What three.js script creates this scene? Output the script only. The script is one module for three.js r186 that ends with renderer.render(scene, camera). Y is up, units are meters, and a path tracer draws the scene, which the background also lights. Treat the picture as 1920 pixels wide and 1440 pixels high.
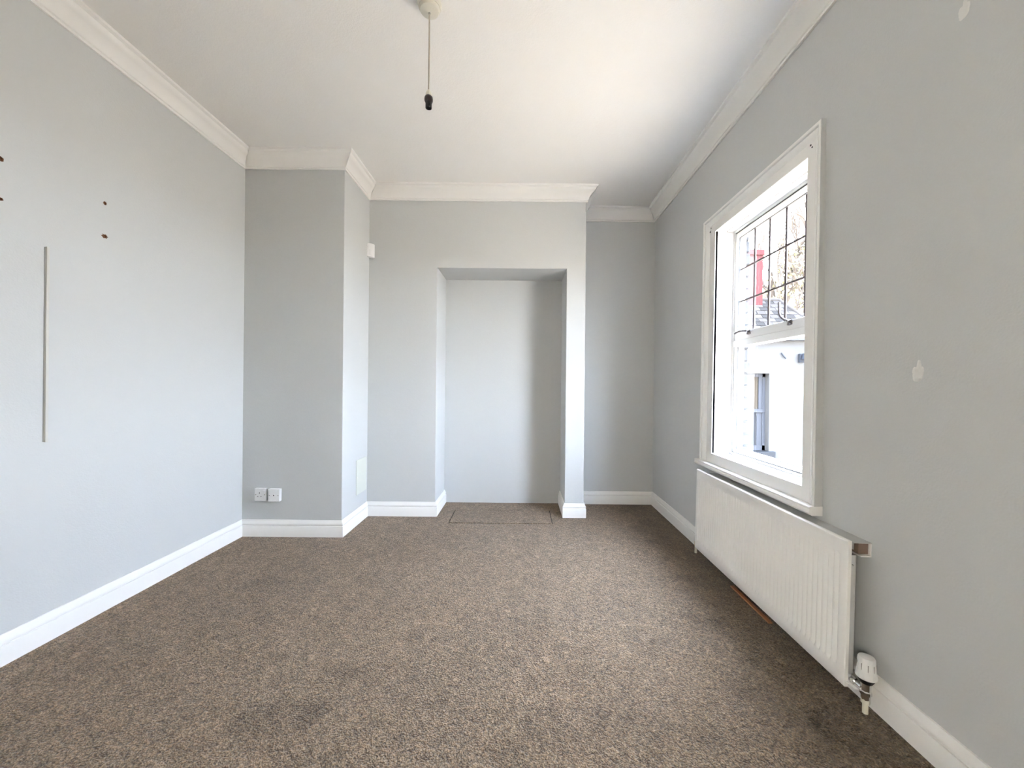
import * as THREE from 'three';
import { RoundedBoxGeometry } from 'three/addons/geometries/RoundedBoxGeometry.js';
import { mergeGeometries, toCreasedNormals } from 'three/addons/utils/BufferGeometryUtils.js';
import { ImprovedNoise } from 'three/addons/math/ImprovedNoise.js';

// ------------------------------------------------------------------ camera
const scene = new THREE.Scene();
const W = 1920, H = 1440, FOCAL = 735, EYE = 1.05;
const camera = new THREE.PerspectiveCamera(2 * Math.atan(H / 2 / FOCAL) * 180 / Math.PI, W / H, 0.05, 300);
camera.position.set(0, EYE, 0);
camera.rotation.set(0, 0, 0.0095);
camera.setViewOffset(W, H, -18, -2, W, H);
camera.updateProjectionMatrix();
scene.add(camera);

// ------------------------------------------------------------------ sky, sun, exposure
const SKY_STRENGTH = 1.0, EXPOSURE = 51.0;
{
  const w = 32, h = 64, data = new Float32Array(w * h * 4);
  for (let r = 0; r < h; r++) {
    const e = ((r + 0.5) / h - 0.5) * Math.PI, t = Math.max(0, Math.sin(e));
    const k = Math.pow(t, 0.8);
    const c = [0.84 + 0.02 * k, 0.90 + 0.16 * k, 0.99 + 0.48 * k];
    for (let x = 0; x < w; x++) data.set([c[0], c[1], c[2], 1], (r * w + x) * 4);
  }
  const sky = new THREE.DataTexture(data, w, h, THREE.RGBAFormat, THREE.FloatType);
  sky.mapping = THREE.EquirectangularReflectionMapping;
  sky.magFilter = sky.minFilter = THREE.LinearFilter;
  sky.needsUpdate = true;
  scene.background = sky;
  scene.backgroundIntensity = SKY_STRENGTH;
}
const sun = new THREE.DirectionalLight(new THREE.Color(1.0, 0.88, 0.71), 3.6);
sun.position.set(-0.8, 15, -12);
sun.target.position.set(0, 0, 0);
sun.castShadow = true;
Object.assign(sun.shadow.camera, { left: -16, right: 16, top: 16, bottom: -16, near: 0.5, far: 60 });
sun.shadow.mapSize.set(2048, 2048);
scene.add(sun, sun.target);
const renderer = new THREE.WebGLRenderer({ antialias: true });
renderer.toneMapping = THREE.LinearToneMapping;
renderer.toneMappingExposure = EXPOSURE;
renderer.shadowMap.enabled = true;

// ------------------------------------------------------------------ helpers
const noise = new ImprovedNoise();
let seed = 20240611;
const rnd = () => { seed = (seed * 1664525 + 1013904223) >>> 0; return seed / 4294967296; };
const V = (x, y, z) => new THREE.Vector3(x, y, z);
const taken = {};
function numbered(n) { const k = taken[n] = (taken[n] ?? -1) + 1; return k ? n + '_' + String(k).padStart(3, '0') : n; }
function shade(o) { o.castShadow = o.receiveShadow = true; return o; }
function world(root) { root.updateWorldMatrix(true, false); return root.matrixWorld.clone(); }
// all shapes are written in room coordinates; put() hangs them under their owner
function put(name, geoms, material, parent, label) {
  let list = Array.isArray(geoms) ? geoms : [geoms];
  let g = list.length === 1 ? list[0] : mergeGeometries(list.map(clean), false);
  const p = V(0, 0, 0);
  for (let o = parent; o && o !== scene; o = o.parent) p.add(o.position);
  if (p.lengthSq()) { g = g.clone(); g.translate(-p.x, -p.y, -p.z); }
  const m = shade(new THREE.Mesh(g, material));
  m.name = parent && parent !== scene ? name : numbered(name);
  if (label) m.userData.label = label;
  (parent ?? scene).add(m);
  return m;
}
function clean(g) {
  g = g.index ? g.toNonIndexed() : g.clone();
  if (!g.attributes.normal) g.computeVertexNormals();
  if (!g.attributes.uv) g.setAttribute('uv', new THREE.BufferAttribute(new Float32Array(g.attributes.position.count * 2), 2));
  for (const k of Object.keys(g.attributes)) if (!['position', 'normal', 'uv'].includes(k)) g.deleteAttribute(k);
  g.morphAttributes = {};
  return g;
}
function thing(name, label, category, at, group) {
  const o = new THREE.Group(); o.name = numbered(name); o.position.set(...at);
  o.userData = { label, category }; if (group) o.userData.group = group;
  scene.add(o); return o;
}
function sub(name, at, parent, label) {   // a part that has pieces of its own
  const o = new THREE.Group(); o.name = name; const p = V(...at);
  for (let q = parent; q && q !== scene; q = q.parent) p.sub(q.position);
  o.position.copy(p); if (label) o.userData.label = label; parent.add(o); return o;
}
function struct(name, label, geoms, material) {
  const m = put(name, geoms, material, scene); m.name = name; m.userData = { label, kind: 'structure' }; return m;
}
function tag(o, label, category, group) { o.userData = { label, category }; if (group) o.userData.group = group; return o; }
// box between two corners, edges rounded by r
function box(x0, y0, z0, x1, y1, z1, r = 0) {
  const w = Math.abs(x1 - x0), h = Math.abs(y1 - y0), d = Math.abs(z1 - z0);
  const g = r > 0 ? new RoundedBoxGeometry(w, h, d, 2, Math.min(r, w / 2.05, h / 2.05, d / 2.05)) : new THREE.BoxGeometry(w, h, d);
  g.translate((x0 + x1) / 2, (y0 + y1) / 2, (z0 + z1) / 2);
  return g;
}
function boxUV(g) {   // uv in metres from the dominant axis
  g = clean(g);
  const p = g.attributes.position, n = g.attributes.normal, uv = g.attributes.uv;
  for (let i = 0; i < p.count; i++) {
    const ax = Math.abs(n.getX(i)), ay = Math.abs(n.getY(i)), az = Math.abs(n.getZ(i));
    if (ax >= ay && ax >= az) uv.setXY(i, p.getZ(i), p.getY(i));
    else if (ay >= az) uv.setXY(i, p.getX(i), p.getZ(i));
    else uv.setXY(i, p.getX(i), p.getY(i));
  }
  return g;
}
function tube(points, r, seg = 24, rad = 10, closed = false) {
  return new THREE.TubeGeometry(new THREE.CatmullRomCurve3(points.map((p) => V(...p)), closed, 'catmullrom', 0.3), seg, r, rad, closed);
}
function cyl(x, y, z, r0, r1, h, n = 20, axis = 'y') {
  const g = new THREE.CylinderGeometry(r1, r0, h, n);
  if (axis === 'x') g.rotateZ(-Math.PI / 2);
  if (axis === 'z') g.rotateX(Math.PI / 2);
  g.translate(x, y, z); return g;
}
function lathe(pts, x, y, z, n = 32) {
  const g = new THREE.LatheGeometry(pts.map(([r, h]) => new THREE.Vector2(r, h)), n);
  g.translate(x, y, z); return toCreasedNormals(g, 0.6);
}
function triMesh(tris) {
  const g = new THREE.BufferGeometry();
  g.setAttribute('position', new THREE.Float32BufferAttribute(tris, 3));
  g.computeVertexNormals();
  return clean(g);
}
const quad = (out, a, b, c, d) => out.push(...a, ...b, ...c, ...a, ...c, ...d);
// profile [d out of the wall, h up] swept along a run of wall corners [x, z]; one mesh per stretch, mitred; the room lies on the left of the run
function mouldingRun(pts, profile, y0, emit) {
  const n = [];
  for (let i = 0; i + 1 < pts.length; i++) {
    const dx = pts[i + 1][0] - pts[i][0], dz = pts[i + 1][1] - pts[i][1], l = Math.hypot(dx, dz);
    n.push([-dz / l, dx / l]);
  }
  const mitre = (i) => {
    if (i === 0) return n[0];
    if (i === n.length) return n[n.length - 1];
    const a = n[i - 1], b = n[i], k = 1 + a[0] * b[0] + a[1] * b[1];
    return [(a[0] + b[0]) / k, (a[1] + b[1]) / k];
  };
  for (let i = 0; i + 1 < pts.length; i++) {
    const a = mitre(i), b = mitre(i + 1), out = [];
    const A = profile.map(([d, h]) => [pts[i][0] + a[0] * d, y0 + h, pts[i][1] + a[1] * d]);
    const B = profile.map(([d, h]) => [pts[i + 1][0] + b[0] * d, y0 + h, pts[i + 1][1] + b[1] * d]);
    const m = profile.length;
    for (let k = 0; k < m; k++) { const k2 = (k + 1) % m; quad(out, A[k], B[k], B[k2], A[k2]); }
    for (let k = 1; k + 1 < m; k++) { out.push(...B[0], ...B[k + 1], ...B[k]); out.push(...A[0], ...A[k], ...A[k + 1]); }
    const g = triMesh(out);
    emit(i, toCreasedNormals(g, 0.45));
  }
}
// ------------------------------------------------------------------ textures
function texture(w, h, fn, srgb = true) {
  const d = new Uint8Array(w * h * 4);
  for (let y = 0; y < h; y++) for (let x = 0; x < w; x++) {
    const c = fn(x, y), i = (y * w + x) * 4;
    d[i] = c[0]; d[i + 1] = c[1]; d[i + 2] = c[2]; d[i + 3] = 255;
  }
  const t = new THREE.DataTexture(d, w, h, THREE.RGBAFormat);
  t.wrapS = t.wrapT = THREE.RepeatWrapping; t.magFilter = THREE.LinearFilter; t.minFilter = THREE.LinearMipmapLinearFilter;
  if (srgb) t.colorSpace = THREE.SRGBColorSpace;
  t.needsUpdate = true; return t;
}
// periodic value noise
function valueGrid(n) { const a = new Float32Array(n * n); for (let i = 0; i < n * n; i++) a[i] = rnd(); return a; }
function periodic(n) {
  const a = valueGrid(n);
  return (u, v) => {
    const x = u * n, y = v * n, xi = Math.floor(x), yi = Math.floor(y), fx = x - xi, fy = y - yi;
    const sx = fx * fx * (3 - 2 * fx), sy = fy * fy * (3 - 2 * fy);
    const g = (i, j) => a[(((yi + j) % n) + n) % n * n + (((xi + i) % n) + n) % n];
    return (g(0, 0) * (1 - sx) + g(1, 0) * sx) * (1 - sy) + (g(0, 1) * (1 - sx) + g(1, 1) * sx) * sy;
  };
}
const TILE = 0.9;
const n1 = periodic(310), n2 = periodic(190), n3 = periodic(90), n4 = periodic(24), n5 = periodic(430);
const S = 1024;
const pile = new Float32Array(S * S);
for (let y = 0; y < S; y++) for (let x = 0; x < S; x++) {
  const u = x / S, v = y / S;
  pile[y * S + x] = 0.36 * n1(u, v) + 0.24 * n2(u, v) + 0.18 * n5(u, v) + 0.14 * n3(u, v) + 0.08 * n4(u, v);
}
const carpetMap = texture(S, S, (x, y) => {
  let t = (pile[y * S + x] - 0.5) * 3.4; t = Math.max(-1, Math.min(1, t));
  const k = 1 + 0.42 * t, warm = (n2(x / S + 0.3, y / S + 0.1) - 0.5) * 10;
  return [150 * k + warm, 141 * k, 132 * k - warm].map((c) => Math.max(0, Math.min(255, c)));
});
carpetMap.repeat.set(1 / TILE, 1 / TILE);
const carpetBump = texture(S, S, (x, y) => { const k = Math.max(0, Math.min(255, 128 + (pile[y * S + x] - 0.5) * 420)); return [k, k, k]; }, false);
carpetBump.repeat.set(1 / TILE, 1 / TILE);
const r1 = periodic(128), r2 = periodic(48), r3 = periodic(9);
const rollerBump = texture(512, 512, (x, y) => {
  const u = x / 512, v = y / 512, k = 255 * (0.5 * r1(u, v) + 0.3 * r2(u, v) + 0.2 * r3(u, v)); return [k, k, k];
}, false);
rollerBump.repeat.set(2, 2);

// ------------------------------------------------------------------ materials
const lin = (r, g, b) => new THREE.Color().setRGB(r, g, b);
const dull = (r, g, b, rough = 0.9, extra = {}) => new THREE.MeshPhysicalMaterial({ color: lin(r, g, b), roughness: rough, specularIntensity: 0.05, ...extra });   // chalky outdoor surfaces
const mat = (r, g, b, rough = 0.6, extra = {}) => new THREE.MeshStandardMaterial({ color: lin(r, g, b), roughness: rough, ...extra });
const M = {
  wall: mat(0.56, 0.57, 0.56, 0.85, { bumpMap: rollerBump, bumpScale: 0.0004 }),
  ceiling: mat(0.82, 0.81, 0.78, 0.9, { bumpMap: rollerBump, bumpScale: 0.0005 }),
  trim: mat(0.84, 0.83, 0.80, 0.42),
  cornice: mat(0.80, 0.79, 0.76, 0.75),
  gloss: mat(0.84, 0.84, 0.83, 0.22),
  frame: mat(0.80, 0.80, 0.78, 0.30),
  radiator: mat(0.87, 0.86, 0.83, 0.30),
  radiatorBack: mat(0.55, 0.55, 0.54, 0.45),
  carpet: new THREE.MeshPhysicalMaterial({ sheen: 0.22, sheenRoughness: 0.6, sheenColor: lin(1, 1, 1), map: carpetMap, bumpMap: carpetBump, bumpScale: 0.006, roughness: 1, vertexColors: true, color: lin(0.71, 0.59, 0.44) }),
  underlay: mat(0.03, 0.026, 0.022, 1),
  plastic: mat(0.78, 0.78, 0.77, 0.3),
  plasticCream: mat(0.70, 0.67, 0.55, 0.4),
  rose: mat(0.64, 0.62, 0.54, 0.5),
  cord: mat(0.46, 0.42, 0.34, 0.7),
  dark: mat(0.012, 0.011, 0.011, 0.5),
  bakelite: mat(0.018, 0.010, 0.009, 0.3),
  chrome: mat(0.75, 0.75, 0.75, 0.18, { metalness: 1 }),
  brass: mat(0.62, 0.50, 0.28, 0.35, { metalness: 1 }),
  pewter: mat(0.42, 0.41, 0.39, 0.35, { metalness: 0.9 }),
  lead: dull(0.16, 0.14, 0.14, 0.8),
  seal: mat(0.05, 0.05, 0.05, 0.7),
  grey: mat(0.30, 0.29, 0.26, 0.6),
  wood: mat(0.36, 0.15, 0.06, 0.6),
  plug: mat(0.16, 0.07, 0.03, 0.9),
  trunking: mat(0.58, 0.57, 0.52, 0.6),
  catch: dull(0.19, 0.175, 0.17, 0.7),
  packing: mat(0.20, 0.14, 0.11, 0.9),
  filler: mat(0.72, 0.71, 0.68, 0.95),
  blank: mat(0.62, 0.63, 0.56, 0.5),
  glass: new THREE.MeshPhysicalMaterial({ color: 0xffffff, roughness: 0, transmission: 1, thickness: 0, ior: 1.5, side: THREE.DoubleSide }),
  brickWhite: dull(0.022, 0.0232, 0.0248, 0.85),
  mortar: dull(0.010, 0.010, 0.0105, 0.95),
  render: dull(0.044, 0.044, 0.043, 0.9, { bumpMap: rollerBump, bumpScale: 0.003 }),
  outFrame: dull(0.030, 0.032, 0.036, 0.5),
  outPane: dull(0.016, 0.017, 0.018, 0.6),
  blind: dull(0.028, 0.0235, 0.017, 0.8),
  tileA: dull(0.024, 0.0215, 0.020, 0.9), tileB: dull(0.028, 0.0255, 0.0235, 0.9), tileC: dull(0.013, 0.012, 0.011, 0.9),
  redBrick: dull(0.036, 0.013, 0.013, 0.85),
  bark: dull(0.05, 0.041, 0.033, 0.95),
  leaf: new THREE.MeshPhysicalMaterial({ color: lin(0.095, 0.085, 0.035), roughness: 0.95, transmission: 0.3, thickness: 0, side: THREE.DoubleSide }),
  addedBlindCloth: new THREE.MeshPhysicalMaterial({ color: lin(0.95, 0.83, 0.64), roughness: 0.95, transmission: 0.88, thickness: 0, side: THREE.DoubleSide }),
  paving: mat(0.235, 0.205, 0.165, 0.9),
  lampGrey: dull(0.016, 0.018, 0.022, 0.7),
};

// ------------------------------------------------------------------ the room: measures (x right, y up, z towards the viewer)
const XL = -1.91, XR = 1.175, XO = 1.386, CEIL = 2.617;
const ZP = -2.687, ZB = -3.124, ZA = -3.491, ZREAR = 3.3;
const PX = -1.226, RX0 = -0.68, RX1 = 0.352, BX = 0.503, RTOP = 1.98;

// floor: carpet as four stretches around a let-in patch
const PATCH = { x0: -0.54, x1: 0.24, z0: -3.277, z1: -2.974 };
function carpetTone(x, z) {   // stains and wear of the pile, and painted shade near the radiator
  const a = noise.noise(x * 1.1 + 3, z * 1.1, 0.5), b = noise.noise(x * 3.1, z * 3.1 + 7, 1.5), c = noise.noise(x * 9, z * 9, 4.5), d = noise.noise(x * 24, z * 24, 9.5);
  let k = 1 + 0.05 * a + 0.06 * b + 0.05 * c + 0.04 * d;
  const blots = [[-0.62, -1.42, 0.07, 0.22], [-0.70, -1.24, 0.10, 0.25], [-0.85, -1.20, 0.06, 0.15], [-0.45, -1.62, 0.05, 0.12], [-1.35, -2.05, 0.09, 0.22], [-1.25, -2.25, 0.05, 0.2],
    [-1.45, -1.55, 0.08, 0.16], [0.30, -1.25, 0.12, 0.18], [0.55, -1.55, 0.14, 0.14], [0.78, -1.35, 0.10, 0.24], [0.85, -1.75, 0.08, 0.2], [0.9, -2.15, 0.06, 0.22], [0.55, -1.2, 0.12, 0.12],
    [0.95, -1.22, 0.12, 0.22], [0.05, -1.18, 0.12, 0.12], [-0.2, -2.05, 0.05, 0.1], [0.15, -2.6, 0.06, 0.08]];
  for (const [bx, bz, r, s] of blots) {
    const q = Math.hypot((x - bx) * 1.0, (z - bz) * 1.5) / r + 0.5 * c;
    if (q < 1.6) k -= 1.5 * s * Math.exp(-q * q * 1.5) * (0.7 + 0.6 * d);
  }
  const edge = THREE.MathUtils.smoothstep(x + 0.10 * b + 0.06 * c, 0.62, 1.0) * THREE.MathUtils.smoothstep(-z, 0.2, 0.8);   // shade along the radiator painted into the pile, with some blotchy dirt
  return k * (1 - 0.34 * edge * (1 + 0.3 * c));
}
function carpetGrid(x0, x1, z0, z1, step, lift = 0) {
  const nx = Math.max(1, Math.round((x1 - x0) / step)), nz = Math.max(1, Math.round((z1 - z0) / step)), pos = [], uv = [], col = [], idx = [];
  for (let j = 0; j <= nz; j++) for (let i = 0; i <= nx; i++) {
    const x = x0 + (x1 - x0) * i / nx, z = z0 + (z1 - z0) * j / nz;
    pos.push(x, lift + 0.0012 * noise.noise(x * 5, z * 5, 2), z); uv.push(x, -z);
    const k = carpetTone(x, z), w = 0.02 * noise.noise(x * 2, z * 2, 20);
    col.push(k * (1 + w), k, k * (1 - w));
  }
  for (let j = 0; j < nz; j++) for (let i = 0; i < nx; i++) {
    const a = j * (nx + 1) + i, b = a + 1, c = a + nx + 1, d = c + 1; idx.push(a, c, b, b, c, d);
  }
  // turned-down edge
  const rim = [];
  for (let i = 0; i <= nx; i++) rim.push(i);
  for (let j = 1; j <= nz; j++) rim.push(j * (nx + 1) + nx);
  for (let i = nx - 1; i >= 0; i--) rim.push(nz * (nx + 1) + i);
  for (let j = nz - 1; j > 0; j--) rim.push(j * (nx + 1));
  const top = pos.length / 3;
  for (const r of rim) { pos.push(pos[r * 3], pos[r * 3 + 1], pos[r * 3 + 2]); uv.push(uv[r * 2], uv[r * 2 + 1]); col.push(col[r * 3], col[r * 3 + 1], col[r * 3 + 2]); }
  const base = pos.length / 3;
  for (const r of rim) { pos.push(pos[r * 3], -0.008, pos[r * 3 + 2]); uv.push(uv[r * 2], uv[r * 2 + 1]); col.push(col[r * 3] * 0.9, col[r * 3 + 1] * 0.9, col[r * 3 + 2] * 0.9); }
  for (let k = 0; k < rim.length; k++) { const k2 = (k + 1) % rim.length; idx.push(top + k, top + k2, base + k, top + k2, base + k2, base + k); }
  const g = new THREE.BufferGeometry();
  g.setAttribute('position', new THREE.Float32BufferAttribute(pos, 3)); g.setAttribute('uv', new THREE.Float32BufferAttribute(uv, 2)); g.setAttribute('color', new THREE.Float32BufferAttribute(col, 3));
  g.setIndex(idx); g.computeVertexNormals(); return g;
}
{
  const gap = 0.007, e = 0.01;
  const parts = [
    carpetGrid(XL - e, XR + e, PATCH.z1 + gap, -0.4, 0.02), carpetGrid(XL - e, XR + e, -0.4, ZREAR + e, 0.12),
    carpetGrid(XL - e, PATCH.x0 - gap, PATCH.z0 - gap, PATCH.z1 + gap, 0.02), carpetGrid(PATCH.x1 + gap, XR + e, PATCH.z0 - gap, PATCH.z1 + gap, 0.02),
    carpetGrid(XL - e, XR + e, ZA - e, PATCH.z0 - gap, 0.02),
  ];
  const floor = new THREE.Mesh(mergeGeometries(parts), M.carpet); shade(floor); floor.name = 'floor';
  floor.userData = { label: 'worn brown-grey twist-pile carpet covering the floor', kind: 'structure' }; scene.add(floor);
  const patch = shade(new THREE.Mesh(carpetGrid(PATCH.x0, PATCH.x1, PATCH.z0, PATCH.z1, 0.02, 0.0015), M.carpet));
  patch.name = 'carpet_patch'; patch.userData.label = 'rectangular let-in piece of carpet before the recess'; floor.add(patch);
  struct('floor_slab', 'dark solid floor under the carpet', box(XL - 0.2, -0.2, ZA - 0.2, XO, -0.0075, ZREAR + 0.25), M.underlay);
}
struct('added_upper_storey', 'unseen upper storey added above the room to block sky light', box(XL - 0.2, CEIL + 0.25, ZA - 0.2, XO, 6.2, ZREAR + 0.25), M.mortar);  // unseen block, added to keep some sky light off the yard and outbuilding
struct('ceiling', 'white painted plaster ceiling', boxUV(box(XL - 0.2, CEIL, ZA - 0.2, XO, CEIL + 0.2, ZREAR + 0.25)), M.ceiling);

// a wall drawn in its own plane and given thickness; holes are [[u, v], ...]
function slab(outline, holes, depth, bevel = 0) {
  const s = new THREE.Shape(outline.map(([u, v]) => new THREE.Vector2(u, v)));
  for (const h of holes) s.holes.push(new THREE.Path(h.map(([u, v]) => new THREE.Vector2(u, v))));
  return new THREE.ExtrudeGeometry(s, { depth: bevel ? depth - 2 * bevel : depth, bevelEnabled: bevel > 0, bevelThickness: bevel, bevelSize: bevel, bevelOffset: -bevel, bevelSegments: 2, curveSegments: 12 });
}
const rect = (u0, v0, u1, v1) => [[u0, v0], [u1, v0], [u1, v1], [u0, v1]];
const alongX = (g, x0) => { g.rotateY(-Math.PI / 2); g.translate(x0, 0, 0); return g; };   // (u, v, depth) -> (x = x0 - depth, y = v, z = u)

const SIDE = [2.0, 0.45, 3.1, 2.2];   // window opening behind the viewer: z0, y0, z1, y1
// left wall with four drilled holes of a former bracket
const ragged = (u, v, ru, rv, n, rough, k) => Array.from({ length: n }, (_, i) => {
  const a = i / n * 2 * Math.PI, r = 1 + rough * Math.sin(i * 2.7 + k) ; return [u + ru * r * Math.cos(a), v + rv * r * Math.sin(a)];
});
const bracketHoles = [ragged(-1.790, 1.862, 0.008, 0.0085, 12, 0.08, 1), ragged(-1.790, 1.711, 0.0135, 0.0095, 14, 0.28, 2.2), ragged(-1.432, 1.858, 0.009, 0.0095, 12, 0.12, 0.5), ragged(-1.432, 1.712, 0.009, 0.006, 12, 0.15, 3)];
const wallLeft = struct('wall_left', 'pale grey painted wall on the left', boxUV(alongX(slab(rect(ZA - 0.2, -0.2, ZREAR + 0.25, CEIL + 0.05), [...bracketHoles, rect(...SIDE)], 0.2), XL)), M.wall);
bracketHoles.forEach((h, i) => {
  const g = alongX(slab(h, [], 0.03), XL - 0.006), rim = alongX(slab(h.map(([u, v]) => [u, v]), [h.map(([u, v], k) => { const c = h.reduce((s, q) => [s[0] + q[0] / h.length, s[1] + q[1] / h.length], [0, 0]); return [c[0] + (u - c[0]) * 0.72, c[1] + (v - c[1]) * 0.72]; })], 0.006), XL - 0.0006);
  put('drill_hole', [g, rim], M.plug, wallLeft, ['round brown drill hole, upper right of four', 'ragged brown drill hole, lower right of four', 'brown drill hole, upper left of four', 'brown drill hole, lower left of four'][i]);
});

// back walls: end wall behind the alcove and recess, pier on the left, chimney breast with a tall recess
struct('wall_back', 'pale grey end wall seen in the alcove and recess', boxUV(box(XL - 0.2, -0.2, ZA - 0.2, XO, CEIL + 0.05, ZA)), M.wall);
{
  const pier = slab(rect(XL - 0.05, -0.05, PX, CEIL + 0.05), [], Math.abs(ZA - ZP) + 0.05, 0.003);
  pier.translate(0, 0, ZA - 0.05); struct('wall_pier', 'grey boxed-out pier in the left corner', boxUV(pier), M.wall);
  const outline = [[PX - 0.05, -0.05], [RX0, -0.05], [RX0, RTOP], [RX1, RTOP], [RX1, -0.05], [BX, -0.05], [BX, CEIL + 0.05], [PX - 0.05, CEIL + 0.05]];
  const breast = slab(outline, [], Math.abs(ZA - ZB) + 0.05, 0.004);
  breast.translate(0, 0, ZA - 0.05); struct('wall_breast', 'pale grey chimney breast with a tall square recess', boxUV(breast), M.wall);
}
// right wall with the window opening, brick outside
const WZ0 = -2.385, WZ1 = -1.6156, WY0 = 0.646, WY1 = 1.997;   // clear opening
const wallRight = struct('wall_right', 'pale grey painted wall with the window on the right', boxUV(alongX(slab(rect(ZA - 0.2, -0.9, ZREAR + 0.25, CEIL + 0.05), [rect(WZ0 - 0.03, WY0 - 0.03, WZ1 + 0.03, WY1 + 0.03)], 0.12), XR + 0.12)), M.wall);
{
  const shell = boxUV(alongX(slab(rect(ZA - 0.2, -1.2, ZREAR + 0.25, CEIL + 0.24), [rect(WZ0 - 0.012, WY0 - 0.03, WZ1 + 0.012, WY1 + 0.03)], XO - XR - 0.131), XO - 0.008));
  const outer = put('outer_leaf', shell, M.mortar, wallRight, 'white painted outer brick leaf');
  // the bricks of the far reveal, seen through the glass
  const variants = [0, 1, 2].map((k) => { const g = new RoundedBoxGeometry(0.078 + 0.004 * k, 0.064, 0.104, 2, 0.006); return g; });
  for (let k = 0; k < 19; k++) {
    const y = WY0 + 0.01 + k * 0.0735, g = variants[(k * 7 + 1) % 3], long = k % 2;
    const b = shade(new THREE.Mesh(g, M.brickWhite)); b.name = 'brick';
    b.position.set(XO - 0.047 + 0.003 * ((k * 5) % 3) + 0.002 * long, y, WZ0 - 0.056 + 0.002 * ((k * 3) % 2)); wallRight.add(b);
  }
}
// rear wall, and the window in the left wall behind the viewer
struct('wall_rear', 'pale grey wall behind the viewer', boxUV(box(XL - 0.2, -0.9, ZREAR, XO, CEIL + 0.05, ZREAR + 0.25)), M.wall);
{
  const w = new THREE.Group(); w.name = 'window_2'; w.userData = { label: 'white window with an added cream blind in the left wall behind the viewer', kind: 'structure' }; w.position.set(XL - 0.12, 1.325, 2.55); scene.add(w);
  const [a, b, c, d] = SIDE, x0 = XL - 0.15, x1 = XL - 0.09, m = (b + d) / 2;
  put('window_frame', [box(x0, b, a, x1, d, a + 0.06), box(x0, b, c - 0.06, x1, d, c), box(x0, d - 0.06, a + 0.06, x1, d, c - 0.06), box(x0, b, a + 0.06, x1, b + 0.07, c - 0.06), box(x0, m - 0.03, a + 0.06, x1, m + 0.03, c - 0.06)], M.frame, w);
  for (const [y0, y1] of [[b + 0.07, m - 0.03], [m + 0.03, d - 0.06]]) { const p = new THREE.PlaneGeometry(c - a - 0.12, y1 - y0); p.rotateY(Math.PI / 2); p.translate(XL - 0.12, (y0 + y1) / 2, (a + c) / 2); put('pane', p, M.glass, w); }
  const bl = new THREE.PlaneGeometry(c - a - 0.02, d - b - 0.04); bl.rotateY(Math.PI / 2); bl.translate(XL - 0.05, m, (a + c) / 2); put('added_blind', bl, M.addedBlindCloth, w, 'unseen cream cloth blind added to warm the daylight');  // unseen blind, added to tint the light from behind warm
  put('added_blind_roller', cyl(XL - 0.05, d - 0.03, (a + c) / 2, 0.018, 0.018, c - a - 0.02, 16, 'z'), M.plastic, w);
}

// mouldings -------------------------------------------------------
const skirtProfile = [[0, 0], [0.018, 0], [0.018, 0.070], [0.0165, 0.0735], [0.012, 0.0745], [0.012, 0.0775], [0.0155, 0.080], [0.0165, 0.085], [0.0155, 0.091], [0.0105, 0.100], [0.0075, 0.108], [0.0065, 0.112], [0, 0.112]];
const skirtName = (side, label) => [side, label];
mouldingRun([[XL, ZREAR], [XL, ZP], [PX, ZP], [PX, ZB], [RX0, ZB], [RX0, ZA]].map(([x, z]) => [x, z]), skirtProfile, 0, (i, g) => {
  const [n, l] = [['left', 'white moulded skirting along the left wall'], ['pier', 'white moulded skirting across the pier front'], ['pier_side', 'white moulded skirting on the pier side'], ['breast', 'white moulded skirting across the chimney breast'], ['recess_left', 'short white skirting return in the recess, left jamb']][i];
  struct('baseboard_' + n, l, g, M.trim);
});
mouldingRun([[RX1, ZA], [RX1, ZB], [BX, ZB], [BX, ZA], [XR, ZA], [XR, ZREAR]], skirtProfile, 0, (i, g) => {
  const [n, l] = [['recess_right', 'short white skirting return in the recess, right jamb'], ['pilaster', 'white skirting block around the narrow right cheek of the breast'], ['pilaster_side', 'white skirting on the alcove side of the breast'], ['alcove', 'white moulded skirting across the alcove'], ['right', 'white moulded skirting along the right wall']][i];
  struct('baseboard_' + n, l, g, M.trim);
});
const CH = 0.107;
const corniceProfile = [[0, 0], [0.010, 0.000], [0.012, 0.006], [0.010, 0.012], [0.016, 0.016], [0.019, 0.030], [0.026, 0.044], [0.036, 0.057], [0.048, 0.066], [0.058, 0.072], [0.064, 0.080], [0.066, 0.090], [0.072, 0.093], [0.080, 0.096], [0.082, CH], [0, CH]];
const corniceRun = [[XR, ZREAR], [XL, ZREAR], [XL, ZP], [PX, ZP], [PX, ZB], [BX, ZB], [BX, ZA], [XR, ZA], [XR, ZREAR]];
mouldingRun(corniceRun, corniceProfile, CEIL - CH, (i, g) => {
  const l = ['behind the viewer', 'along the left wall', 'across the pier', 'on the pier side', 'across the chimney breast', 'on the alcove side of the breast', 'across the alcove', 'along the right wall'][i];
  struct('trim_' + (i + 1), 'white plaster cornice ' + l, g, M.cornice);
});

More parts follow.
